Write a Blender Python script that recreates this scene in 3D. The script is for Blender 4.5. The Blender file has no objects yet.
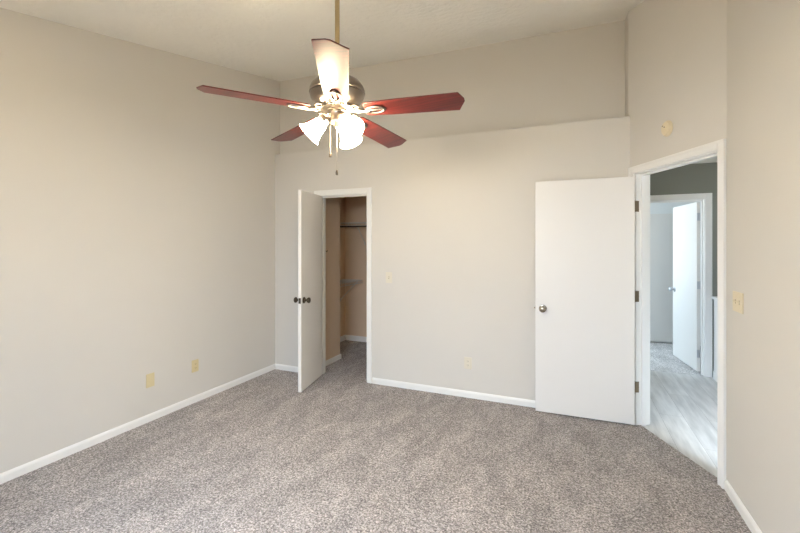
import bpy, bmesh, math, random
from mathutils import Vector, Matrix
R = math.radians
S = bpy.context.scene
COL = S.collection

# ---------------------------------------------------------------- camera, world, daylight, exposure
PHI = R(22.9)
cam_d = bpy.data.cameras.new('camera')
cam = bpy.data.objects.new('camera', cam_d)
COL.objects.link(cam)
cam.location = (0, 0, 1.49)
cam.rotation_euler = (R(90), 0, PHI)
cam_d.sensor_width = 36
cam_d.lens = 405 / 800 * 36
cam_d.shift_y = -21.5 / 800
cam_d.clip_start = 0.02
S.camera = cam

S.view_settings.view_transform = 'Standard'
S.view_settings.look = 'None'
S.view_settings.gamma = 1
S.view_settings.use_curve_mapping = False
S.view_settings.exposure = 0.87
S.cycles.max_bounces = 12
S.cycles.diffuse_bounces = 8
S.cycles.caustics_reflective = False
S.cycles.caustics_refractive = False
S.cycles.sample_clamp_indirect = 8

W = bpy.data.worlds.new('world')
S.world = W
W.use_nodes = True
_nt = W.node_tree
_tc = _nt.nodes.new('ShaderNodeTexCoord')
_sx = _nt.nodes.new('ShaderNodeSeparateXYZ')
_cr = _nt.nodes.new('ShaderNodeValToRGB')            # sunlit ground below the horizon, hazy sky above
_cr.color_ramp.elements[0].position = 0.49
_cr.color_ramp.elements[0].color = (1.0, 0.90, 0.74, 1)
_cr.color_ramp.elements[1].position = 0.52
_cr.color_ramp.elements[1].color = (0.22, 0.26, 0.30, 1)
_mr = _nt.nodes.new('ShaderNodeMapRange')
_mr.inputs[1].default_value, _mr.inputs[2].default_value = -1, 1
_nt.links.new(_tc.outputs['Generated'], _sx.inputs[0])
_nt.links.new(_sx.outputs['Z'], _mr.inputs[0])
_nt.links.new(_mr.outputs[0], _cr.inputs[0])
_nt.links.new(_cr.outputs[0], _nt.nodes['Background'].inputs[0])
_nt.nodes['Background'].inputs[1].default_value = 2.7


def area_light(name, loc, rot, sx, sy, power, colour):
    d = bpy.data.lights.new(name, 'AREA')
    d.shape = 'RECTANGLE'
    d.size, d.size_y, d.energy, d.color = sx, sy, power, colour
    o = bpy.data.objects.new(name, d)
    COL.objects.link(o)
    o.location, o.rotation_euler = loc, rot
    return o


# daylight arriving at the windows: behind the viewer, in the far room; plus an added fill for the hall floor
area_light('daylight_bedroom', (-0.9, -1.9, 3.0), (R(80), 0, 0), 4.2, 2.8, 670, (0.65, 0.80, 1.0))
area_light('daylight_far_room', (-0.95, 6.48, 1.9), (R(68), 0, R(-90)), 1.1, 1.5, 58, (0.66, 0.84, 1.0))
area_light('added_fill_hall', (1.7, 1.1, 3.5), (R(55), 0, 0), 1.6, 1.4, 620, (0.74, 0.87, 1.0))  # added to brighten the hall floor, no known source there

LAMP_STRENGTH = 52.0
LAMP_COLOUR = (1.0, 0.83, 0.55)


# ---------------------------------------------------------------- materials
def mat(name, colour, rough=0.6, metal=0.0, noise=0.0, nscale=8.0, bump=0.0, bscale=60.0, spec=0.5, coat=0.0):
    m = bpy.data.materials.new(name)
    m.use_nodes = True
    nt = m.node_tree
    b = nt.nodes['Principled BSDF']
    b.inputs['Base Color'].default_value = (*colour, 1)
    b.inputs['Roughness'].default_value = rough
    b.inputs['Metallic'].default_value = metal
    b.inputs['Specular IOR Level'].default_value = spec
    b.inputs['Coat Weight'].default_value = coat
    tc = nt.nodes.new('ShaderNodeTexCoord')
    if noise:
        n = nt.nodes.new('ShaderNodeTexNoise')
        n.inputs['Scale'].default_value = nscale
        n.inputs['Detail'].default_value = 4
        nt.links.new(tc.outputs['Object'], n.inputs['Vector'])
        r = nt.nodes.new('ShaderNodeMapRange')
        r.inputs[3].default_value = 1 - noise
        r.inputs[4].default_value = 1 + noise
        nt.links.new(n.outputs['Fac'], r.inputs[0])
        mx = nt.nodes.new('ShaderNodeVectorMath')
        mx.operation = 'SCALE'
        mx.inputs[0].default_value = colour
        nt.links.new(r.outputs[0], mx.inputs['Scale'])
        nt.links.new(mx.outputs[0], b.inputs['Base Color'])
    if bump:
        n = nt.nodes.new('ShaderNodeTexNoise')
        n.inputs['Scale'].default_value = bscale
        n.inputs['Detail'].default_value = 3
        nt.links.new(tc.outputs['Object'], n.inputs['Vector'])
        bp = nt.nodes.new('ShaderNodeBump')
        bp.inputs['Strength'].default_value = bump
        bp.inputs['Distance'].default_value = 0.01
        nt.links.new(n.outputs['Fac'], bp.inputs['Height'])
        nt.links.new(bp.outputs[0], b.inputs['Normal'])
    return m


M_WALL = mat('wall_paint', (0.655, 0.625, 0.575), 0.75, noise=0.02, nscale=1.5, bump=0.06, bscale=140, spec=0.25)
M_CEIL = mat('ceiling_texture', (0.86, 0.84, 0.78), 0.9, noise=0.03, nscale=3.0, bump=1.0, bscale=20, spec=0.1)
M_TRIM = mat('trim_paint', (0.82, 0.81, 0.785), 0.4, noise=0.01, nscale=6)
M_DOOR = mat('door_paint', (0.77, 0.75, 0.72), 0.42, noise=0.01, nscale=4)
M_HALLW = mat('wall_paint_shaded', (0.25, 0.255, 0.225), 0.75, noise=0.02, nscale=1.5, spec=0.2)  # same paint as the bedroom walls, hall shade put into the colour
M_FARW = mat('far_room_paint', (0.80, 0.82, 0.82), 0.75, noise=0.02, nscale=2, spec=0.2)
M_CLOSET = mat('wall_paint_warm_lit', (0.72, 0.56, 0.41), 0.8, noise=0.04, nscale=3, spec=0.15)  # bedroom wall paint, browned to carry the warm light inside the closet
M_NICKEL = mat('brushed_nickel', (0.30, 0.255, 0.215), 0.33, 1.0, noise=0.05, nscale=40)
M_BRASS = mat('antique_brass', (0.50, 0.39, 0.22), 0.33, 1.0, noise=0.05, nscale=30)
M_KNOB = mat('satin_knob_metal', (0.42, 0.37, 0.30), 0.25, 1.0)
M_DARKMETAL = mat('dark_bronze', (0.10, 0.08, 0.06), 0.35, 0.9)
M_HINGE = mat('bronze_hinge', (0.23, 0.18, 0.12), 0.4, 0.85)
M_STEEL = mat('steel', (0.55, 0.57, 0.6), 0.35, 1.0)
M_IVORY = mat('ivory_plastic', (0.68, 0.58, 0.34), 0.4, noise=0.01)
M_IVORYW = mat('pale_ivory_plastic', (0.70, 0.65, 0.535), 0.4, noise=0.01)
M_CREAM = mat('cream_plastic', (0.72, 0.63, 0.45), 0.45, noise=0.02)
M_BLACK = mat('black_slot', (0.03, 0.025, 0.02), 0.6)
M_SLOT = mat('ivory_recess', (0.36, 0.29, 0.16), 0.5)
M_WIRE = mat('vinyl_coated_wire', (0.62, 0.60, 0.57), 0.4)
M_ROD = mat('dark_rod', (0.06, 0.05, 0.045), 0.45, 0.5)
M_SHADEGLASS = None


def carpet_mat(name, dark, mid, light):
    m = bpy.data.materials.new(name)
    m.use_nodes = True
    nt = m.node_tree
    L = nt.links
    b = nt.nodes['Principled BSDF']
    b.inputs['Roughness'].default_value = 0.95
    b.inputs['Specular IOR Level'].default_value = 0.08
    b.inputs['Sheen Weight'].default_value = 0.15
    tc = nt.nodes.new('ShaderNodeTexCoord')
    # tuft speckle
    n1 = nt.nodes.new('ShaderNodeTexNoise')
    n1.inputs['Scale'].default_value = 85
    n1.inputs['Detail'].default_value = 8
    n1.inputs['Roughness'].default_value = 0.9
    L.new(tc.outputs['Object'], n1.inputs['Vector'])
    cr = nt.nodes.new('ShaderNodeValToRGB')
    e = cr.color_ramp.elements
    e[0].position, e[0].color = 0.40, (*dark, 1)
    e[1].position, e[1].color = 0.59, (*light, 1)
    k = cr.color_ramp.elements.new(0.49)
    k.color = (*mid, 1)
    L.new(n1.outputs['Fac'], cr.inputs[0])
    vo = nt.nodes.new('ShaderNodeTexVoronoi')
    vo.inputs['Scale'].default_value = 125
    L.new(tc.outputs['Object'], vo.inputs['Vector'])
    sp = nt.nodes.new('ShaderNodeSeparateColor')
    L.new(vo.outputs['Color'], sp.inputs[0])
    rv = nt.nodes.new('ShaderNodeMapRange')
    rv.inputs[3].default_value, rv.inputs[4].default_value = 0.52, 1.46
    L.new(sp.outputs[0], rv.inputs[0])
    tu = nt.nodes.new('ShaderNodeVectorMath')
    tu.operation = 'SCALE'
    L.new(cr.outputs[0], tu.inputs[0])
    L.new(rv.outputs[0], tu.inputs['Scale'])
    # brushed patches where the pile lies the other way
    mp = nt.nodes.new('ShaderNodeMapping')
    mp.inputs['Rotation'].default_value = (0, 0, R(25))
    mp.inputs['Scale'].default_value = (2.6, 1.1, 1)
    L.new(tc.outputs['Object'], mp.inputs['Vector'])
    n2 = nt.nodes.new('ShaderNodeTexNoise')
    n2.inputs['Scale'].default_value = 2.6
    n2.inputs['Detail'].default_value = 5
    n2.inputs['Roughness'].default_value = 0.62
    n2.inputs['Distortion'].default_value = 0.5
    L.new(mp.outputs[0], n2.inputs['Vector'])
    r2 = nt.nodes.new('ShaderNodeMapRange')
    r2.inputs[1].default_value, r2.inputs[2].default_value = 0.35, 0.68
    r2.inputs[3].default_value, r2.inputs[4].default_value = 0.80, 1.18
    L.new(n2.outputs['Fac'], r2.inputs[0])
    mx = nt.nodes.new('ShaderNodeVectorMath')
    mx.operation = 'SCALE'
    L.new(tu.outputs[0], mx.inputs[0])
    L.new(r2.outputs[0], mx.inputs['Scale'])
    L.new(mx.outputs[0], b.inputs['Base Color'])
    ad = nt.nodes.new('ShaderNodeMath')
    ad.operation = 'MULTIPLY_ADD'
    ad.inputs[1].default_value = 0.6
    L.new(n2.outputs['Fac'], ad.inputs[0])
    L.new(n1.outputs['Fac'], ad.inputs[2])
    bp = nt.nodes.new('ShaderNodeBump')
    bp.inputs['Strength'].default_value = 0.9
    bp.inputs['Distance'].default_value = 0.006
    L.new(ad.outputs[0], bp.inputs['Height'])
    L.new(bp.outputs[0], b.inputs['Normal'])
    return m


M_CARPET = carpet_mat('frieze_carpet', (0.07, 0.054, 0.045), (0.315, 0.275, 0.255), (0.62, 0.57, 0.55))
M_CARPET2 = carpet_mat('far_room_carpet', (0.38, 0.365, 0.355), (0.50, 0.485, 0.475), (0.60, 0.585, 0.575))


def plank_mat():
    m = bpy.data.materials.new('vinyl_planks')
    m.use_nodes = True
    nt = m.node_tree
    L = nt.links
    b = nt.nodes['Principled BSDF']
    b.inputs['Roughness'].default_value = 0.38
    tc = nt.nodes.new('ShaderNodeTexCoord')
    mp = nt.nodes.new('ShaderNodeMapping')
    mp.inputs['Rotation'].default_value = (0, 0, R(90))
    L.new(tc.outputs['Object'], mp.inputs['Vector'])
    br = nt.nodes.new('ShaderNodeTexBrick')
    br.inputs['Color1'].default_value = (0.60, 0.59, 0.57, 1)
    br.inputs['Color2'].default_value = (0.50, 0.49, 0.475, 1)
    br.inputs['Mortar'].default_value = (0.25, 0.24, 0.23, 1)
    br.inputs['Scale'].default_value = 1
    br.inputs['Mortar Size'].default_value = 0.0012
    br.inputs['Brick Width'].default_value = 1.2
    br.inputs['Row Height'].default_value = 0.18
    L.new(mp.outputs[0], br.inputs['Vector'])
    mp2 = nt.nodes.new('ShaderNodeMapping')
    mp2.inputs['Scale'].default_value = (14, 1.6, 1)
    L.new(tc.outputs['Object'], mp2.inputs['Vector'])
    n = nt.nodes.new('ShaderNodeTexNoise')
    n.inputs['Scale'].default_value = 1.6
    n.inputs['Detail'].default_value = 6
    L.new(mp2.outputs[0], n.inputs['Vector'])
    r = nt.nodes.new('ShaderNodeMapRange')
    r.inputs[1].default_value, r.inputs[2].default_value = 0.3, 0.7
    r.inputs[3].default_value, r.inputs[4].default_value = 0.78, 1.18
    L.new(n.outputs['Fac'], r.inputs[0])
    mx = nt.nodes.new('ShaderNodeVectorMath')
    mx.operation = 'SCALE'
    L.new(br.outputs['Color'], mx.inputs[0])
    L.new(r.outputs[0], mx.inputs['Scale'])
    L.new(mx.outputs[0], b.inputs['Base Color'])
    return m


M_PLANK = plank_mat()


def wood_mat():
    m = bpy.data.materials.new('mahogany_blade')
    m.use_nodes = True
    nt = m.node_tree
    L = nt.links
    b = nt.nodes['Principled BSDF']
    b.inputs['Roughness'].default_value = 0.36
    b.inputs['Specular IOR Level'].default_value = 0.45
    b.inputs['Coat Weight'].default_value = 0.12
    b.inputs['Coat Roughness'].default_value = 0.3
    tc = nt.nodes.new('ShaderNodeTexCoord')
    mp = nt.nodes.new('ShaderNodeMapping')
    mp.inputs['Scale'].default_value = (3, 60, 20)
    L.new(tc.outputs['Object'], mp.inputs['Vector'])
    n = nt.nodes.new('ShaderNodeTexNoise')
    n.inputs['Scale'].default_value = 1.5
    n.inputs['Detail'].default_value = 5
    L.new(mp.outputs[0], n.inputs['Vector'])
    cr = nt.nodes.new('ShaderNodeValToRGB')
    cr.color_ramp.elements[0].position = 0.3
    cr.color_ramp.elements[0].color = (0.045, 0.007, 0.006, 1)
    cr.color_ramp.elements[1].position = 0.7
    cr.color_ramp.elements[1].color = (0.15, 0.018, 0.013, 1)
    L.new(n.outputs['Fac'], cr.inputs[0])
    L.new(cr.outputs[0], b.inputs['Base Color'])
    return m


M_BLADE = wood_mat()


def emit_mat(name, colour, strength):
    m = bpy.data.materials.new(name)
    m.use_nodes = True
    nt = m.node_tree
    b = nt.nodes['Principled BSDF']
    b.inputs['Base Color'].default_value = (0.9, 0.88, 0.84, 1)
    b.inputs['Roughness'].default_value = 0.35
    b.inputs['Emission Color'].default_value = (*colour, 1)
    b.inputs['Emission Strength'].default_value = strength
    return m


def glass_mat():
    m = bpy.data.materials.new('window_glass')
    m.use_nodes = True
    nt = m.node_tree
    nt.nodes.remove(nt.nodes['Principled BSDF'])
    t = nt.nodes.new('ShaderNodeBsdfTransparent')
    g = nt.nodes.new('ShaderNodeBsdfGlossy')
    g.inputs['Roughness'].default_value = 0.02
    mx = nt.nodes.new('ShaderNodeMixShader')
    mx.inputs[0].default_value = 0.06
    nt.links.new(t.outputs[0], mx.inputs[1])
    nt.links.new(g.outputs[0], mx.inputs[2])
    nt.links.new(mx.outputs[0], nt.nodes['Material Output'].inputs[0])
    return m


M_GLASS = glass_mat()


# ---------------------------------------------------------------- mesh helpers
class MB:
    """Collects solids in one bmesh; build() links them as one mesh object."""

    def __init__(self):
        self.bm = bmesh.new()

    def box(self, lo, hi, mtx=None, bevel=0.0, seg=2):
        lo, hi = Vector(lo), Vector(hi)
        r = bmesh.ops.create_cube(self.bm, size=1.0)
        vs = r['verts']
        d = hi - lo
        c = (hi + lo) / 2
        for v in vs:
            v.co = Vector((v.co.x * d.x, v.co.y * d.y, v.co.z * d.z)) + c
        if bevel:
            es = list({e for v in vs for e in v.link_edges})
            b = bmesh.ops.bevel(self.bm, geom=es, offset=bevel, segments=seg, affect='EDGES', profile=0.5)
            vs = list({v for f in b['faces'] for v in f.verts} | {v for v in vs if v.is_valid})
        if mtx is not None:
            bmesh.ops.transform(self.bm, matrix=mtx, verts=vs)
        return self

    def prism(self, pts, z0, z1, mtx=None, bevel=0.0):
        """pts: polygon in XY, extruded z0..z1 (z1 may be a function of x, y)."""
        f1 = z1 if callable(z1) else (lambda x, y: z1)
        f0 = z0 if callable(z0) else (lambda x, y: z0)
        lo = [self.bm.verts.new((x, y, f0(x, y))) for x, y in pts]
        hi = [self.bm.verts.new((x, y, f1(x, y))) for x, y in pts]
        n = len(pts)
        fs = [self.bm.faces.new(list(reversed(lo))), self.bm.faces.new(hi)]
        for i in range(n):
            j = (i + 1) % n
            fs.append(self.bm.faces.new((lo[i], lo[j], hi[j], hi[i])))
        vs = lo + hi
        if bevel:
            es = [e for e in fs[1].edges] + [e for e in fs[0].edges]
            b = bmesh.ops.bevel(self.bm, geom=es, offset=bevel, segments=2, affect='EDGES', profile=0.5)
            vs = list({v for f in b['faces'] for v in f.verts} | {v for v in vs if v.is_valid})
        if mtx is not None:
            bmesh.ops.transform(self.bm, matrix=mtx, verts=[v for v in vs if v.is_valid])
        return self

    def lathe(self, prof, mtx=None, n=32, cap=True):
        """prof: list of (radius, z)."""
        rings = []
        for r, z in prof:
            if r < 1e-6:
                rings.append([self.bm.verts.new((0, 0, z))])
            else:
                rings.append([self.bm.verts.new((r * math.cos(2 * math.pi * i / n), r * math.sin(2 * math.pi * i / n), z)) for i in range(n)])
        for a, b in zip(rings, rings[1:]):
            if len(a) == 1 and len(b) == 1:
                continue
            for i in range(n):
                j = (i + 1) % n
                if len(a) == 1:
                    self.bm.faces.new((a[0], b[j], b[i]))
                elif len(b) == 1:
                    self.bm.faces.new((a[i], a[j], b[0]))
                else:
                    self.bm.faces.new((a[i], a[j], b[j], b[i]))
        if cap:
            for ring in (rings[0], rings[-1]):
                if len(ring) > 1:
                    self.bm.faces.new(ring)
        vs = [v for ring in rings for v in ring]
        if mtx is not None:
            bmesh.ops.transform(self.bm, matrix=mtx, verts=vs)
        return self

    def tube(self, pts, r, n=8, closed=False):
        pts = [Vector(p) for p in pts]
        rings = []
        m = len(pts)
        up = None
        for i, p in enumerate(pts):
            if closed:
                t = (pts[(i + 1) % m] - pts[i - 1]).normalized()
            else:
                t = (pts[min(i + 1, m - 1)] - pts[max(i - 1, 0)]).normalized()
            if up is None:
                up = t.orthogonal().normalized()
            else:
                up = (up - t * up.dot(t))
                up = up.normalized() if up.length > 1e-6 else t.orthogonal().normalized()
            s = t.cross(up)
            rr = r[i] if isinstance(r, (list, tuple)) else r
            rings.append([self.bm.verts.new(p + (up * math.cos(2 * math.pi * k / n) + s * math.sin(2 * math.pi * k / n)) * rr) for k in range(n)])
        pr = list(zip(rings, rings[1:]))
        if closed:
            pr.append((rings[-1], rings[0]))
        for a, b in pr:
            for k in range(n):
                j = (k + 1) % n
                self.bm.faces.new((a[k], a[j], b[j], b[k]))
        if not closed:
            self.bm.faces.new(list(reversed(rings[0])))
            self.bm.faces.new(rings[-1])
        return self

    def build(self, name, material, parent=None, smooth=False, angle=35):
        bmesh.ops.recalc_face_normals(self.bm, faces=self.bm.faces[:])
        me = bpy.data.meshes.new(name)
        if smooth:
            for f in self.bm.faces:
                f.smooth = True
            lim = math.cos(R(angle))
            for e in self.bm.edges:
                if len(e.link_faces) == 2 and e.link_faces[0].normal.dot(e.link_faces[1].normal) < lim:
                    e.smooth = False
        self.bm.to_mesh(me)
        self.bm.free()
        me.materials.append(material)
        o = bpy.data.objects.new(name, me)
        COL.objects.link(o)
        if parent is not None:
            o.parent = parent
        return o


def empty(name, loc=(0, 0, 0), rz=0.0, mtx=None, parent=None):
    o = bpy.data.objects.new(name, None)
    o.empty_display_size = 0.1
    COL.objects.link(o)
    if mtx is not None:
        o.matrix_world = mtx
    else:
        o.location = loc
        o.rotation_euler = (0, 0, rz)
    if parent is not None:
        o.parent = parent
    return o


def tag(o, label=None, cat=None, group=None, kind=None):
    if label:
        o['label'] = label
    if cat:
        o['category'] = cat
    if group:
        o['group'] = group
    if kind:
        o['kind'] = kind
    return o


def struct(o, label=None, cat=None):
    return tag(o, label, cat, kind='structure')


def frame(origin, xdir, normal):
    """Matrix whose local x runs along a wall, local y points out of the wall into the room, z up."""
    x = Vector((*xdir, 0)).normalized()
    y = Vector((*normal, 0)).normalized()
    m = Matrix.Identity(4)
    m.col[0][:3] = x
    m.col[1][:3] = y
    m.col[2][:3] = (0, 0, 1)
    m.col[3][:3] = origin
    return m


# ---------------------------------------------------------------- room dimensions (metres)
UL, UR, SB, SR = -3.285, 0.875, 3.91, -0.30       # left, right, back, rear wall faces
LEDGE = 2.58
C1 = Vector((0.45, 3.93))
C2 = Vector((0.875, 3.05))
DW = (C2 - C1).normalized()                       # along the door wall
DN = Vector((-DW.y, DW.x))                        # into the hall
if DN.x < 0:
    DN = -DN
DL = (C2 - C1).length


def ceil_h(s):
    return 3.475 + 0.1965 * (s - 3.91)


# ---------------------------------------------------------------- floors
p = lambda v: (v.x, v.y)
m = MB().prism([(-3.40, -0.42), (0.92, -0.42), p(C2 + DN * 0.045), p(C1 + DN * 0.045), (0.49, 3.99), (-0.6, 3.99), (-0.6, 5.62), (-3.40, 5.62)], -0.06, 0.0)
struct(m.build('floor', M_CARPET), 'grey beige speckled bedroom carpet', 'carpet')
m = MB().prism([(0.92, 2.15), (3.1, 2.15), (3.1, 5.61), (-0.6, 5.61), (-0.6, 3.99), (0.49, 3.99), p(C1 + DN * 0.045), p(C2 + DN * 0.045)], -0.06, -0.004)
struct(m.build('floor_hall', M_PLANK), 'pale grey wood plank hall floor beyond the open doorway', 'floor')
m = MB().prism([(-0.7, 5.61), (2.6, 5.61), (2.6, 7.4), (-0.7, 7.4)], -0.06, -0.002)
struct(m.build('floor_far_room', M_CARPET2), 'light carpet of the room across the hall', 'carpet')

# ---------------------------------------------------------------- ceilings
m = MB().prism([(-3.40, -0.42), (1.1, -0.42), (1.1, 4.32), (-3.40, 4.32)], lambda x, y: ceil_h(y), lambda x, y: ceil_h(y) + 0.1)
struct(m.build('ceiling', M_CEIL), 'sloped textured bedroom ceiling', 'ceiling')
m = MB().box((-3.285, 4.025, 2.42), (-0.6, 5.53, 2.5))
struct(m.build('ceiling_closet', M_CLOSET))
m = MB().prism([p(C2 + DN * 0.115), (0.99, 2.15), (3.1, 2.15), (3.1, 5.58), (-0.5, 5.58), (-0.5, 4.03), (0.52, 4.03), p(C1 + DN * 0.115)], 2.42, 2.5)
struct(m.build('ceiling_hall', M_CEIL))
m = MB().box((-0.6, 5.70, 2.44), (2.5, 7.3, 2.52))
struct(m.build('ceiling_far_room', M_FARW))

# ---------------------------------------------------------------- walls
m = MB().prism([(UL - 0.115, -0.42), (UL, -0.42), (UL, 5.65), (UL - 0.115, 5.65)], 0, lambda x, y: ceil_h(y) + 0.05)
struct(m.build('wall_left', M_WALL))
m = MB().prism([(UR, -0.42), (UR + 0.115, -0.42), (UR + 0.115, 3.0), p(C2 + DN * 0.115), p(C2)], 0, lambda x, y: ceil_h(y))
struct(m.build('wall_right', M_WALL))

WX0, WX1, WZ0, WZ1 = -1.95, -0.15, 0.75, 2.12       # bedroom window opening
m = MB()
top = ceil_h(SR)
m.box((UL, SR - 0.12, 0), (WX0, SR, top)).box((WX1, SR - 0.12, 0), (UR, SR, top))
m.box((WX0, SR - 0.12, 0), (WX1, SR, WZ0)).box((WX0, SR - 0.12, WZ1), (WX1, SR, top))
struct(m.build('wall_rear', M_WALL))

# back wall with the closet doorway, ledge on top, recess above
CX0, CX1, CH = -2.665, -2.026, 2.062
m = MB()
m.box((UL, SB, 0), (CX0, 4.025, LEDGE)).box((CX0, SB, CH), (CX1, 4.025, LEDGE))
m.prism([(CX1, SB), (0.46, SB), (0.46, SB + 0.04), (0.49, 4.025), (CX1, 4.025)], 0, LEDGE)
m.prism([(UL, 4.025), (0.53, 4.025), (0.53, 4.30), (UL, 4.30)], 2.505, LEDGE)
struct(m.build('wall_back', M_WALL))
m = MB().prism([(UL, 4.00), (0.45, 4.17), (0.45, 4.29), (UL, 4.29)], LEDGE, lambda x, y: ceil_h(y))
struct(m.build('wall_recess', M_WALL))
m = MB().prism([(0.45, 3.935), (0.55, 3.985), (0.55, 4.29), (0.45, 4.29)], LEDGE, lambda x, y: ceil_h(y))
struct(m.build('wall_recess_side', M_WALL))

# angled door wall: opening from t = OT0 to OT1
OT0, OT1, OH = 0.095, 0.918, 2.075
MW = frame((C1.x, C1.y, 0), DW, -DN)               # local y towards the bedroom, wall body at y -0.115..0


def angled_piece(m, t0, t1, z0, z1):
    pts = [C1 + DW * t0, C1 + DW * t1, C1 + DW * t1 + DN * 0.115, C1 + DW * t0 + DN * 0.115]
    m.prism([p(v) for v in pts], z0, z1)


m = MB()
angled_piece(m, 0, OT0 - 0.018, 0, OH + 0.018)
angled_piece(m, OT1 + 0.018, DL, 0, OH + 0.018)
angled_piece(m, 0, DL, OH + 0.018, lambda x, y: ceil_h(y))
struct(m.build('wall_angled', M_WALL))

# closet
m = MB().box((UL, 4.025, 0), (-2.79, 4.585, 2.42))
struct(m.build('wall_closet_side', M_CLOSET))
m = MB().box((UL, 5.53, 0), (-0.6, 5.65, 2.5))
struct(m.build('wall_closet_back', M_CLOSET))
m = MB().box((UL + 0.001, 4.585, 0), (UL + 0.012, 5.53, 2.42))
struct(m.build('wall_closet_left', M_CLOSET))
m = MB().box((-0.6, 4.025, 0), (-0.5, 5.65, 2.5))
struct(m.build('wall_closet_right', M_CLOSET))

# hall and the room across it
HX0, HX1, HH = 0.625, 1.392, 2.005
m = MB()
m.box((-0.5, 5.58, 0), (HX0 - 0.018, 5.70, 2.5)).box((HX1 + 0.018, 5.58, 0), (3.1, 5.70, 2.5)).box((HX0 - 0.018, 5.58, HH + 0.018), (HX1 + 0.018, 5.70, 2.5))
struct(m.build('wall_hall', M_HALLW))
m = MB().box((3.1, 2.05, 0), (3.2, 5.7, 2.5))
struct(m.build('wall_stairs', M_HALLW))
m = MB()
m.box((0.99, 2.05, 0), (3.1, 2.15, 0.9)).box((0.99, 2.05, 2.36), (3.1, 2.15, 2.5)).box((0.99, 2.05, 0.9), (1.06, 2.15, 2.36)).box((2.40, 2.05, 0.9), (3.1, 2.15, 2.36))
struct(m.build('wall_hall_front', M_HALLW))
m = MB()
m.box((-0.6, 5.70, 0), (-0.5, 7.3, 0.65)).box((-0.6, 5.70, 2.15), (-0.5, 7.3, 2.5)).box((-0.6, 5.70, 0.65), (-0.5, 5.95, 2.15)).box((-0.6, 7.0, 0.65), (-0.5, 7.3, 2.15))
struct(m.build('wall_far_left', M_FARW))
m = MB().box((-0.6, 7.25, 0), (2.5, 7.35, 2.5))
struct(m.build('wall_far_back', M_FARW))
m = MB().box((2.4, 5.70, 0), (2.5, 7.25, 2.5))
struct(m.build('wall_far_right', M_FARW))


# windows (behind the viewer, far room, and an added one that lets light onto the hall floor)
def window(name, mtx, w, h, label):
    """local x along the wall, y into the room, z up from the sill; opening w by h."""
    e = empty(name, mtx=mtx)
    struct(e, label, 'window')
    m = MB()
    f = 0.05
    for a, b in (((0, -0.1, 0), (w, -0.04, f)), ((0, -0.1, h - f), (w, -0.04, h)), ((0, -0.1, f), (f, -0.04, h - f)), ((w - f, -0.1, f), (w, -0.04, h - f)),
                 ((w / 2 - 0.025, -0.1, f), (w / 2 + 0.025, -0.04, h - f))):
        m.box(a, b)
    m.build('window_frame', M_TRIM, e)
    m = MB().box((-0.05, -0.02, -0.03), (w + 0.05, 0.05, 0.0), bevel=0.004)
    m.build('window_sill', M_TRIM, e)
    for x0, x1 in ((f, w / 2 - 0.025), (w / 2 + 0.025, w - f)):
        MB().box((x0, -0.075, f), (x1, -0.07, h - f)).build('window_pane', M_GLASS, e)


window('window_1', frame((WX0, SR, WZ0), (1, 0), (0, 1)), WX1 - WX0, WZ1 - WZ0, 'wide white bedroom window in the wall behind the viewer')
window('window_2', frame((-0.5, 7.0, 0.65), (0, -1), (1, 0)), 1.05, 1.5, 'window of the room across the hall')
window('window_added_hall', frame((1.06, 2.15, 0.9), (1, 0), (0, 1)), 1.34, 1.46, 'unseen window added at the near end of the hall to light its floor')  # added opening for the hall fill light, out of view


# ---------------------------------------------------------------- door casings
def doorway(name, mtx, w, h, wall_t, cas_w, label, both=True, stop_at=0.045, sides=None, strike=None):
    """local x across the opening from 0..w, y towards the room (wall face y=0, wall body negative)."""
    e = empty(name, mtx=mtx)
    struct(e, label, 'door frame')
    lw, rw = sides or (cas_w, cas_w)
    rv = 0.006
    for sgn in ((1, -1) if both else (1,)):
        y0, y1 = (0, 0.016) if sgn > 0 else (-wall_t - 0.016, -wall_t)
        yf = (0.016, 0.021) if sgn > 0 else (-wall_t - 0.021, -wall_t - 0.016)
        for x0, x1, outer in ((-rv - lw, -rv, -1), (w + rv, w + rv + rw, 1)):
            m = MB().box((x0, y0, 0), (x1, y1, h + rv + cas_w), bevel=0.004)
            # raised outer bead
            bw = 0.018
            if outer < 0:
                m.box((x0, yf[0], 0), (x0 + bw, yf[1], h + rv + cas_w), bevel=0.002)
            else:
                m.box((x1 - bw, yf[0], 0), (x1, yf[1], h + rv + cas_w), bevel=0.002)
            m.build('side_casing', M_TRIM, e)
        m = MB().box((-rv, y0, h + rv), (w + rv, y1, h + rv + cas_w), bevel=0.004)
        m.box((-rv - lw + 0.018, yf[0], h + rv + cas_w - 0.018), (w + rv + rw - 0.018, yf[1], h + rv + cas_w), bevel=0.002)
        m.build('head_casing', M_TRIM, e)
    MB().box((-0.018, -wall_t, 0), (0, 0, h)).build('jamb', M_TRIM, e)
    jr = MB().box((w, -wall_t, 0), (w + 0.018, 0, h)).build('jamb', M_TRIM, e)
    MB().box((-0.018, -wall_t, h), (w + 0.018, 0, h + 0.018)).build('head_jamb', M_TRIM, e)
    a, b = -stop_at - 0.035, -stop_at
    m = MB()
    m.box((0, a, 0), (0.012, b, h)).box((w - 0.012, a, 0), (w, b, h)).box((0.012, a, h - 0.012), (w - 0.012, b, h))
    m.build('door_stop', M_TRIM, e)
    if strike:
        m = MB().box((w - 0.0015, -0.034, strike - 0.03), (w + 0.0005, -0.006, strike + 0.03), bevel=0.0005)
        m.build('strike_plate', M_HINGE, jr)
    return e


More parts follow.
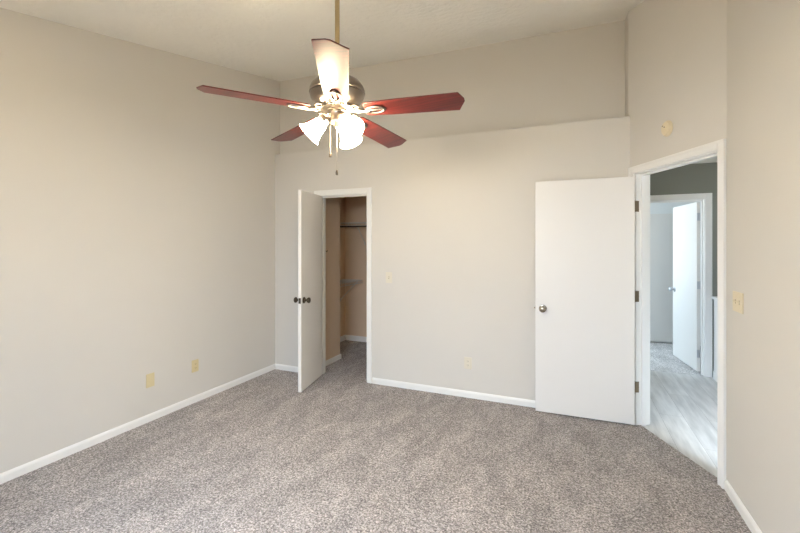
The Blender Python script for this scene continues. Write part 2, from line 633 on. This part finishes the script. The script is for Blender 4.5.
doorway('trim_1', frame((C1.x + DW.x * OT0, C1.y + DW.y * OT0, 0), DW, -DN), OT1 - OT0, OH, 0.115, 0.058, 'white casing around the hall doorway in the angled wall', sides=(0.062, 0.052), strike=0.95)
doorway('trim_2', frame((CX0 + 0.018, SB, 0), (1, 0), (0, -1)), CX1 - CX0 - 0.036, CH - 0.018, 0.115, 0.06, 'white casing around the closet doorway')
doorway('trim_3', frame((HX0, 5.58, 0), (1, 0), (0, -1)), HX1 - HX0, HH, 0.12, 0.065, 'white casing of the doorway across the hall', stop_at=0.05)


# ---------------------------------------------------------------- hinged doors
def knob_profile(k):
    return [(0.0001, 0), (0.033, 0), (0.033, 0.004), (0.028, 0.009), (0.013, 0.012), (0.011, 0.03), (0.016, 0.036), (0.026, 0.043),
            (0.0295, 0.052), (0.0285, 0.060), (0.021, 0.067), (0.0, 0.070)]


def add_knob(parent, x, y, z, sgn, mtl):
    """Round knob with rosette on the door face at local y, pointing along sgn*y."""
    mt = Matrix.Translation((x, y, z)) @ Matrix.Rotation(R(-90 * sgn), 4, 'X')
    k = MB().lathe(knob_profile(1)[4:], mt, 28, cap=False).build('door_knob', mtl, parent, smooth=True, angle=50)
    MB().lathe(knob_profile(1)[:5], mt, 28).build('rosette', mtl, k, smooth=True, angle=30)
    return k


def hinged_door(name, pin, ang, leaf_w, leaf_h, thick, body, label, knob_mtl, hinge_mtl, knob_h=0.93, gap=0.014, zh=(0.26, 1.02, 1.80), leaf_dir=None):
    """Door leaf from the hinge pin along local +x; body = +1/-1: the slab lies on local +y/-y of the pin line."""
    e = empty(name, (pin[0], pin[1], 0), ang)
    struct(e, label, 'door')
    y0, y1 = (0.0, thick) if body > 0 else (-thick, 0.0)
    MB().box((0.004, y0, gap), (leaf_w, y1, leaf_h), bevel=0.0025).build('door_leaf', M_DOOR, e)
    add_knob(e, leaf_w - 0.062, y1, knob_h, 1, knob_mtl)
    add_knob(e, leaf_w - 0.062, y0, knob_h, -1, knob_mtl)
    yc = (y0 + y1) / 2
    lp = MB().box((leaf_w - 0.001, yc - 0.0125, knob_h - 0.028), (leaf_w + 0.0012, yc + 0.0125, knob_h + 0.028), bevel=0.0005).build('latch_plate', knob_mtl, e)
    MB().prism([(0, -0.006), (0.012, 0.002), (0.012, 0.006), (0, 0.006)], -0.008, 0.008, Matrix.Translation((leaf_w + 0.001, yc, knob_h))).build('latch_bolt', knob_mtl, lp)
    for z in zh:
        m = MB()
        yk = -0.006 if body > 0 else 0.006
        m.tube([(0, yk, z - 0.045), (0, yk, z + 0.045)], 0.0065, 10)
        m.tube([(0, yk, z + 0.045), (0, yk, z + 0.052)], [0.0065, 0.003], 10)
        m.tube([(0, yk, z - 0.045), (0, yk, z - 0.052)], [0.0065, 0.003], 10)
        m.box((0.0015, min(y0, y1) + 0.003, z - 0.045), (0.0045, max(y0, y1) - 0.001, z + 0.045))
        # leaf on the jamb side
        if leaf_dir is not None:
            d = Vector((*leaf_dir, 0))
            d.rotate(Matrix.Rotation(-ang, 3, 'Z'))
            n = Vector((-d.y, d.x, 0))
            a = Vector((0, 0, z))
            mt = Matrix.Identity(4)
            mt.col[0][:3] = d
            mt.col[1][:3] = n
            mt.col[3][:3] = a
            m.box((0.004, -0.0015, -0.045), (0.036, 0.0015, 0.045), mt)
        m.build('hinge', hinge_mtl, e, smooth=True)
    return e


pin1 = C1 + DW * (OT0 + 0.001) - DN * 0.008
hinged_door('door_1', pin1, R(181), 0.778, 2.052, 0.035, 1, 'white flat slab bedroom door standing open against the back wall', M_KNOB, M_HINGE, zh=(0.315, 1.065, 1.81), leaf_dir=(DN.x, DN.y))
hinged_door('door_2', (CX0 + 0.020, SB - 0.008), R(-77.5), 0.575, 2.045, 0.035, 1, 'narrow white flat slab closet door standing ajar', M_DARKMETAL, M_HINGE, zh=(0.25, 1.03, 1.82), leaf_dir=(0, 1))
hinged_door('door_3', (HX1 - 0.004, 5.708), R(97), 0.750, 1.992, 0.035, 1, 'bright white door standing open into the room across the hall', M_STEEL, M_STEEL, knob_h=0.90, zh=(0.22, 1.02, 1.82), leaf_dir=(0, -1))
# closed white closet door of the far room
e = struct(empty('door_4', (0.62, 7.25, 0)), 'pale closed door on the far wall of the room across the hall', 'door')
MB().box((0, -0.035, 0.02), (0.84, -0.003, 1.965), bevel=0.003).build('door_leaf', M_DOOR, e)

# ---------------------------------------------------------------- baseboards
BH, BT = 0.062, 0.014


def baseboard(name, a, b, n, h=BH, mtl=M_TRIM):
    a, b = Vector(a), Vector(b)
    L = (b - a).length
    mt = frame((a.x, a.y, 0), b - a, n)
    pr = [(0, 0), (BT, 0), (BT, h * 0.72), (BT * 0.7, h * 0.9), (BT * 0.35, h), (0, h)]
    m = MB()
    # profile in (y, z), extruded along x
    lo = [m.bm.verts.new(mt @ Vector((0, y, z))) for y, z in pr]
    hi = [m.bm.verts.new(mt @ Vector((L, y, z))) for y, z in pr]
    m.bm.faces.new(lo)
    m.bm.faces.new(list(reversed(hi)))
    for i in range(len(pr)):
        j = (i + 1) % len(pr)
        m.bm.faces.new((lo[i], hi[i], hi[j], lo[j]))
    return struct(m.build(name, mtl))


baseboard('baseboard_left', (UL, SR), (UL, SB), (1, 0))
baseboard('baseboard_back_left', (UL + BT, SB), (CX0 - 0.056, SB), (0, -1))
baseboard('baseboard_back', (CX1 + 0.054, SB), (0.45, SB), (0, -1))
baseboard('baseboard_right', (UR, C2.y - 0.005), (UR, SR), (-1, 0))
baseboard('baseboard_rear', (UR - BT, SR), (UL + BT, SR), (0, 1))
baseboard('baseboard_closet_side', (-2.79, 4.045), (-2.79, 4.585), (1, 0))
baseboard('baseboard_closet_end', (-2.776, 4.585), (UL + 0.012, 4.585), (0, 1))
baseboard('baseboard_closet_back', (UL + 0.012, 5.53), (-0.6, 5.53), (0, -1), 0.08)
baseboard('baseboard_closet_left', (UL + 0.012, 4.60), (UL + 0.012, 5.516), (1, 0), 0.08)
baseboard('baseboard_far_back', (1.47, 7.25), (2.4, 7.25), (0, -1), 0.08)

# low white wall at the head of the stairs
e = struct(empty('wall_stair_rail', (1.475, 4.35, 0)), 'low white half wall with a cap beside the far doorway', 'half wall')
MB().box((0.0, 0, -0.004), (0.11, 1.214, 0.885)).build('half_wall_panel', M_TRIM, e)
MB().box((-0.02, -0.02, 0.885), (0.13, 1.21, 0.915), bevel=0.006).build('half_wall_cap', M_TRIM, e)
MB().box((-0.012, 0, -0.004), (0.0, 1.19, 0.085), bevel=0.003).build('half_wall_base', M_TRIM, e)


# ---------------------------------------------------------------- ceiling fan
FAN = Vector((-1.131, 1.831))
FZ = 2.192                                          # blade plane
fan = empty('ceiling_fan', (FAN.x, FAN.y, ceil_h(FAN.y)))
tag(fan, 'five-blade ceiling fan with mahogany blades and three lit glass shades', 'ceiling fan')
OFF = -Vector((0, 0, ceil_h(FAN.y)))                # fan parts are written in world heights


def fm(m4=None):
    t = Matrix.Translation(OFF)
    return t @ m4 if m4 is not None else t


cz = ceil_h(FAN.y)
MB().lathe([(0.0, cz + 0.015), (0.062, cz + 0.015), (0.066, cz - 0.02), (0.06, cz - 0.05), (0.04, cz - 0.075), (0.018, cz - 0.085), (0.0, cz - 0.085)], fm(), 32).build('canopy', M_BRASS, fan, smooth=True)
MB().lathe([(0.0125, 2.38), (0.0125, cz - 0.08)], fm(), 20).build('downrod', M_BRASS, fan, smooth=True)
prof = [(0.0, 2.43), (0.024, 2.43), (0.026, 2.395), (0.045, 2.378), (0.085, 2.362), (0.118, 2.343), (0.136, 2.322), (0.1445, 2.300), (0.1455, 2.286), (0.139, 2.282),
        (0.142, 2.276), (0.137, 2.258), (0.122, 2.236), (0.102, 2.222), (0.088, 2.216), (0.092, 2.212), (0.092, 2.200), (0.070, 2.196), (0.0, 2.196)]
MB().lathe(prof, fm(), 48).build('motor_housing', M_NICKEL, fan, smooth=True, angle=40)

AZ0 = R(-90) + 0.114 + PHI                          # first blade points towards the viewer
PITCH = R(-11.5)
TILT = Matrix.Translation((0, 0, FZ)) @ Matrix.Rotation(R(-3.7), 4, Vector((math.cos(PHI), math.sin(PHI), 0)))   # the rotor hangs a little tilted
for k in range(5):
    az = AZ0 + k * R(72)
    bl_m = TILT @ Matrix.Rotation(az, 4, 'Z') @ Matrix.Rotation(PITCH, 4, 'X')
    out = [(0.150, -0.046), (0.165, -0.056), (0.30, -0.063), (0.632, -0.0715), (0.660, -0.020), (0.662, 0.0), (0.634, 0.0715), (0.30, 0.063), (0.165, 0.056), (0.150, 0.046)]
    b = MB().prism(out, -0.003, 0.003, fm(bl_m), bevel=0.0012).build('blade', M_BLADE, fan)
    # blade iron: arm from the motor, scrolled foot and oval loop under the blade
    m = MB()
    T = fm(bl_m)
    T0 = fm(TILT @ Matrix.Rotation(az, 4, 'Z'))
    m.tube([T0 @ Vector(q) for q in ((0.075, 0, 0.018), (0.10, 0, 0.008), (0.125, 0, -0.006), (0.15, 0, -0.010), (0.175, 0, -0.009))], [0.012, 0.011, 0.010, 0.010, 0.011], 10)
    ov = [T @ Vector((0.205 + 0.050 * math.cos(a), 0.026 * math.sin(a), -0.0085)) for a in [2 * math.pi * i / 24 for i in range(24)]]
    m.tube(ov, 0.0062, 8, closed=True)
    m.tube([T @ Vector((0.16, 0, -0.0085)), T @ Vector((0.25, 0, -0.0085))], [0.008, 0.004], 8)
    for sy in (-1, 1):
        sc = [T0 @ Vector((0.105 + 0.018 * math.cos(a), sy * (0.030 + 0.018 * math.sin(a)), 0.005)) for a in [2 * math.pi * i / 16 for i in range(16)]]
        m.tube(sc, 0.005, 8, closed=True)
    m.build('blade_iron', M_NICKEL, b, smooth=True, angle=60)

prof = [(0.0, 2.198), (0.050, 2.198), (0.052, 2.190), (0.036, 2.186), (0.033, 2.180), (0.033, 2.160), (0.038, 2.152), (0.040, 2.138), (0.034, 2.124), (0.020, 2.116), (0.010, 2.110), (0.008, 2.098), (0.0, 2.094)]
MB().lathe(prof, fm(), 32).build('switch_housing', M_NICKEL, fan, smooth=True, angle=40)

M_SHADE = emit_mat('lit_frosted_glass', LAMP_COLOUR, LAMP_STRENGTH)
M_BULB = emit_mat('lit_bulb', LAMP_COLOUR, LAMP_STRENGTH * 11)
for az_c in (188, 68, -52):
    az = R(az_c) + PHI
    d = Vector((math.cos(az), math.sin(az), 0))
    c0 = Vector((0, 0, 2.145))
    neck = d * 0.066 + Vector((0, 0, 2.142))
    ax = (d * 0.72 - Vector((0, 0, 0.69))).normalized()
    z = -ax
    x = z.orthogonal().normalized()
    y = z.cross(x)
    mt = Matrix.Identity(4)
    mt.col[0][:3], mt.col[1][:3], mt.col[2][:3] = x, y, z
    mt.col[3][:3] = neck
    m = MB()
    m.tube([OFF + c0 + d * 0.028, OFF + c0 + d * 0.045 + Vector((0, 0, 0.006)), OFF + neck - ax * 0.012], 0.009, 10)
    m.lathe([(0.0, 0.016), (0.018, 0.016), (0.026, 0.008), (0.028, -0.012), (0.0, -0.012)], fm(mt), 24)
    arm = m.build('lamp_arm', M_NICKEL, fan, smooth=True)
    pr = [(0.025, -0.006), (0.031, -0.018), (0.037, -0.035), (0.041, -0.055), (0.047, -0.078), (0.056, -0.098), (0.066, -0.112), (0.064, -0.1125), (0.054, -0.096), (0.045, -0.077), (0.039, -0.055), (0.035, -0.035), (0.029, -0.018), (0.023, -0.006)]
    sh = MB().lathe(pr, fm(mt), 36, cap=False).build('lamp_shade', M_SHADE, fan, smooth=True)
    MB().lathe([(0.0, -0.012), (0.011, -0.014), (0.012, -0.03), (0.022, -0.05), (0.025, -0.066), (0.018, -0.084), (0.0, -0.09)], fm(mt), 20).build('bulb', M_BULB, sh, smooth=True)

CR = Vector((math.cos(PHI), math.sin(PHI), 0))      # across the view
for off, zb, n_ in ((-0.036, 1.975, 0), (0.004, 1.875, 1)):
    q = CR * off + (Vector((math.sin(PHI), -math.cos(PHI), 0)) * 0.037 if n_ else Vector((0, 0, 0)))
    m = MB().tube([OFF + q * 0.9 + Vector((0, 0, 2.150)), OFF + q + Vector((0, 0, 2.143)), OFF + q + Vector((0, 0, zb))], 0.0009, 6)
    zz = zb
    while zz < 2.14:
        m.lathe([(0, -0.0018), (0.0018, 0), (0, 0.0018)], fm(Matrix.Translation(q + Vector((0, 0, zz)))), 6)
        zz += 0.012
    ch = m.build('pull_chain', M_NICKEL, fan)
    MB().lathe([(0.0, 0.004), (0.004, 0.002), (0.0075, -0.012), (0.0065, -0.022), (0.0, -0.026)], fm(Matrix.Translation(q + Vector((0, 0, zb)))), 14).build('pull_knob', M_DARKMETAL, ch, smooth=True)


# ---------------------------------------------------------------- wall plates
def plate(name, mtx, w, mtl, label, cat, kind, h=0.115, group=None):
    e = empty(name, mtx=mtx)
    tag(e, label, cat, group)
    MB().box((-w / 2, 0, -h / 2), (w / 2, 0.006, h / 2), bevel=0.0028, seg=3).build('cover_plate', mtl, e)
    screw = []
    if kind == 'outlet':
        for dz in (-0.0195, 0.0195):
            pts = [(0.0165 * math.cos(a), max(-0.0125, min(0.0125, 0.0165 * math.sin(a)))) for a in [2 * math.pi * i / 28 for i in range(28)]]
            r = MB().prism(pts, 0, 0.0025, Matrix.Translation((0, 0.006, dz)) @ Matrix.Rotation(R(-90), 4, 'X')).build('receptacle', mtl, e)
            m = MB().box((-0.0075, 0.0083, dz - 0.001), (-0.0055, 0.0088, dz + 0.007)).box((0.0055, 0.0083, dz), (0.0075, 0.0088, dz + 0.007))
            m.lathe([(0.0022, 0), (0.0022, 0.0005)], Matrix.Translation((0, 0.0083, dz - 0.007)) @ Matrix.Rotation(R(-90), 4, 'X'), 10)
            m.build('socket_slots', M_BLACK, r)
        screw = [(0, 0)]
    elif kind == 'switch':
        for dx in ((0,) if w < 0.1 else (-0.028, 0.028)):
            MB().box((dx - 0.0052, 0.0055, -0.0122), (dx + 0.0052, 0.0066, 0.0122)).build('switch_slot', M_SLOT, e)
            t = Matrix.Translation((dx, 0.006, 0)) @ Matrix.Rotation(R(22), 4, 'X')
            MB().box((-0.0042, -0.002, -0.005), (0.0042, 0.013, 0.005), t, bevel=0.001).build('toggle', mtl, e)
            screw += [(dx, -0.03), (dx, 0.03)]
    elif kind == 'blank':
        screw = [(0, -0.042), (0, 0.042)]
    for x, z in screw:
        MB().lathe([(0.0, 0.0), (0.0032, 0.0), (0.0026, 0.0012), (0.0, 0.0014)], Matrix.Translation((x, 0.006, z)) @ Matrix.Rotation(R(-90), 4, 'X'), 12).build('screw', mtl, e)
    return e


plate('wall_plate', frame((UL, 2.336, 0.345), (0, 1), (1, 0)), 0.074, M_IVORY, 'plain yellowish ivory cover plate low on the left wall', 'wall plate', 'blank')
plate('electrical_outlet', frame((UL, 2.781, 0.345), (0, 1), (1, 0)), 0.074, M_IVORY, 'yellowish ivory outlet low on the left wall nearer the corner', 'outlet', 'outlet')
plate('electrical_outlet.001', frame((-0.929, SB, 0.335), (-1, 0), (0, -1)), 0.074, M_IVORYW, 'pale outlet low on the back wall between closet and bedroom door', 'outlet', 'outlet')
plate('light_switch', frame((-1.778, SB, 1.145), (-1, 0), (0, -1)), 0.074, M_IVORYW, 'single pale toggle switch on the back wall beside the closet doorway', 'light switch', 'switch')
plate('light_switch.001', frame((UR, 2.862, 1.166), (0, -1), (-1, 0)), 0.150, M_CREAM, 'double ivory toggle switch on the right wall beside the hall doorway', 'light switch', 'switch')

# smoke detector on the angled wall above the doorway
sd_p = C1 + DW * 0.472
sd = empty('smoke_detector', mtx=frame((sd_p.x, sd_p.y, 2.345), DW, -DN))
tag(sd, 'round cream smoke detector high on the angled wall above the hall doorway', 'smoke detector')
sd.scale = [a * b for a, b in zip(sd.scale, (0.82, 0.85, 0.93))]
RX = Matrix.Rotation(R(-90), 4, 'X')
MB().lathe([(0.0, 0.0), (0.062, 0.0), (0.062, 0.010), (0.056, 0.014), (0.0, 0.014)], RX, 40).build('base', M_CREAM, sd, smooth=True)
MB().lathe([(0.0, 0.012), (0.055, 0.012), (0.055, 0.020), (0.050, 0.027), (0.040, 0.030), (0.0, 0.031)], RX, 40).build('cover', M_CREAM, sd, smooth=True)
MB().lathe([(0.0, 0.030), (0.005, 0.030), (0.005, 0.0325), (0.0, 0.033)], Matrix.Translation((-0.004, 0, 0.012)) @ RX, 20).build('test_button', M_BLACK, sd, smooth=True)
MB().lathe([(0.0, 0.026), (0.005, 0.026), (0.005, 0.0325), (0.0, 0.0325)], Matrix.Translation((-0.026, 0, 0.024)) @ RX, 14).build('indicator_light', M_BLACK, sd, smooth=True)


# ---------------------------------------------------------------- closet shelving
def wire_shelf(name, mtx, length, depth, label, braces):
    """local x along the wall, y out from the wall, z = shelf top."""
    e = empty(name, mtx=mtx)
    tag(e, label, 'shelf', 'wire closet shelves')
    m = MB()
    n = int(length / 0.045)
    for i in range(n + 1):
        x = 0.01 + (length - 0.02) * i / n
        m.tube([(x, 0.006, 0), (x, depth - 0.004, 0), (x, depth, -0.004), (x, depth, -0.045)], 0.0024, 6)
    m.build('wire_deck', M_WIRE, e)
    m = MB()
    for y, z, r in ((0.006, -0.005, 0.0035), (depth * 0.5, -0.005, 0.0035), (depth + 0.004, -0.004, 0.0040), (depth + 0.004, -0.045, 0.0045)):
        m.tube([(0.0, y, z), (length, y, z)], r, 8)
    m.build('shelf_rail', M_WIRE, e)
    for x in braces:
        m = MB().tube([(x, depth - 0.01, -0.012), (x, depth - 0.03, -0.03), (x, 0.02, -0.29), (x, 0.006, -0.31)], 0.006, 8)
        m.box((x - 0.010, 0.0, -0.335), (x + 0.010, 0.008, -0.285), bevel=0.002)
        m.build('brace', M_WIRE, e, smooth=True)
    for i in range(int(length / 0.3) + 1):
        x = min(0.05 + i * 0.3, length - 0.05)
        MB().box((x - 0.008, 0.0, -0.016), (x + 0.008, 0.012, 0.006), bevel=0.002).build('wall_clip', M_WIRE, e)
    return e


s1 = wire_shelf('wire_shelf', frame((UL + 0.02, 5.53, 1.825), (1, 0), (0, -1)), 1.9, 0.30, 'high white wire closet shelf with diagonal brace on the closet back wall', (0.345, 1.15))
MB().tube([(0.0, 0.262, -0.06), (1.9, 0.262, -0.06)], 0.011, 12).build('hanging_rod', M_ROD, s1, smooth=True)
wire_shelf('wire_shelf.001', frame((UL + 0.012, 5.51, 0.955), (0, -1), (1, 0)), 0.90, 0.315, 'low white wire closet shelf on the closet left wall', (0.12, 0.6))

# small dark hook on the closet side wall
hk = empty('wall_hook', mtx=frame((-2.79, 4.225, 1.42), (0, 1), (1, 0)))
tag(hk, 'small dark hook on the closet side wall just inside the doorway', 'hook')
MB().lathe([(0.0, 0.0), (0.014, 0.0), (0.013, 0.003), (0.0, 0.004)], RX, 18).build('hook_plate', M_DARKMETAL, hk, smooth=True)
MB().tube([(0, 0.003, 0), (0, 0.02, -0.004), (0, 0.03, -0.012), (0, 0.036, -0.006), (0, 0.038, 0.004)], 0.0045, 8).build('hook_arm', M_DARKMETAL, hk, smooth=True)
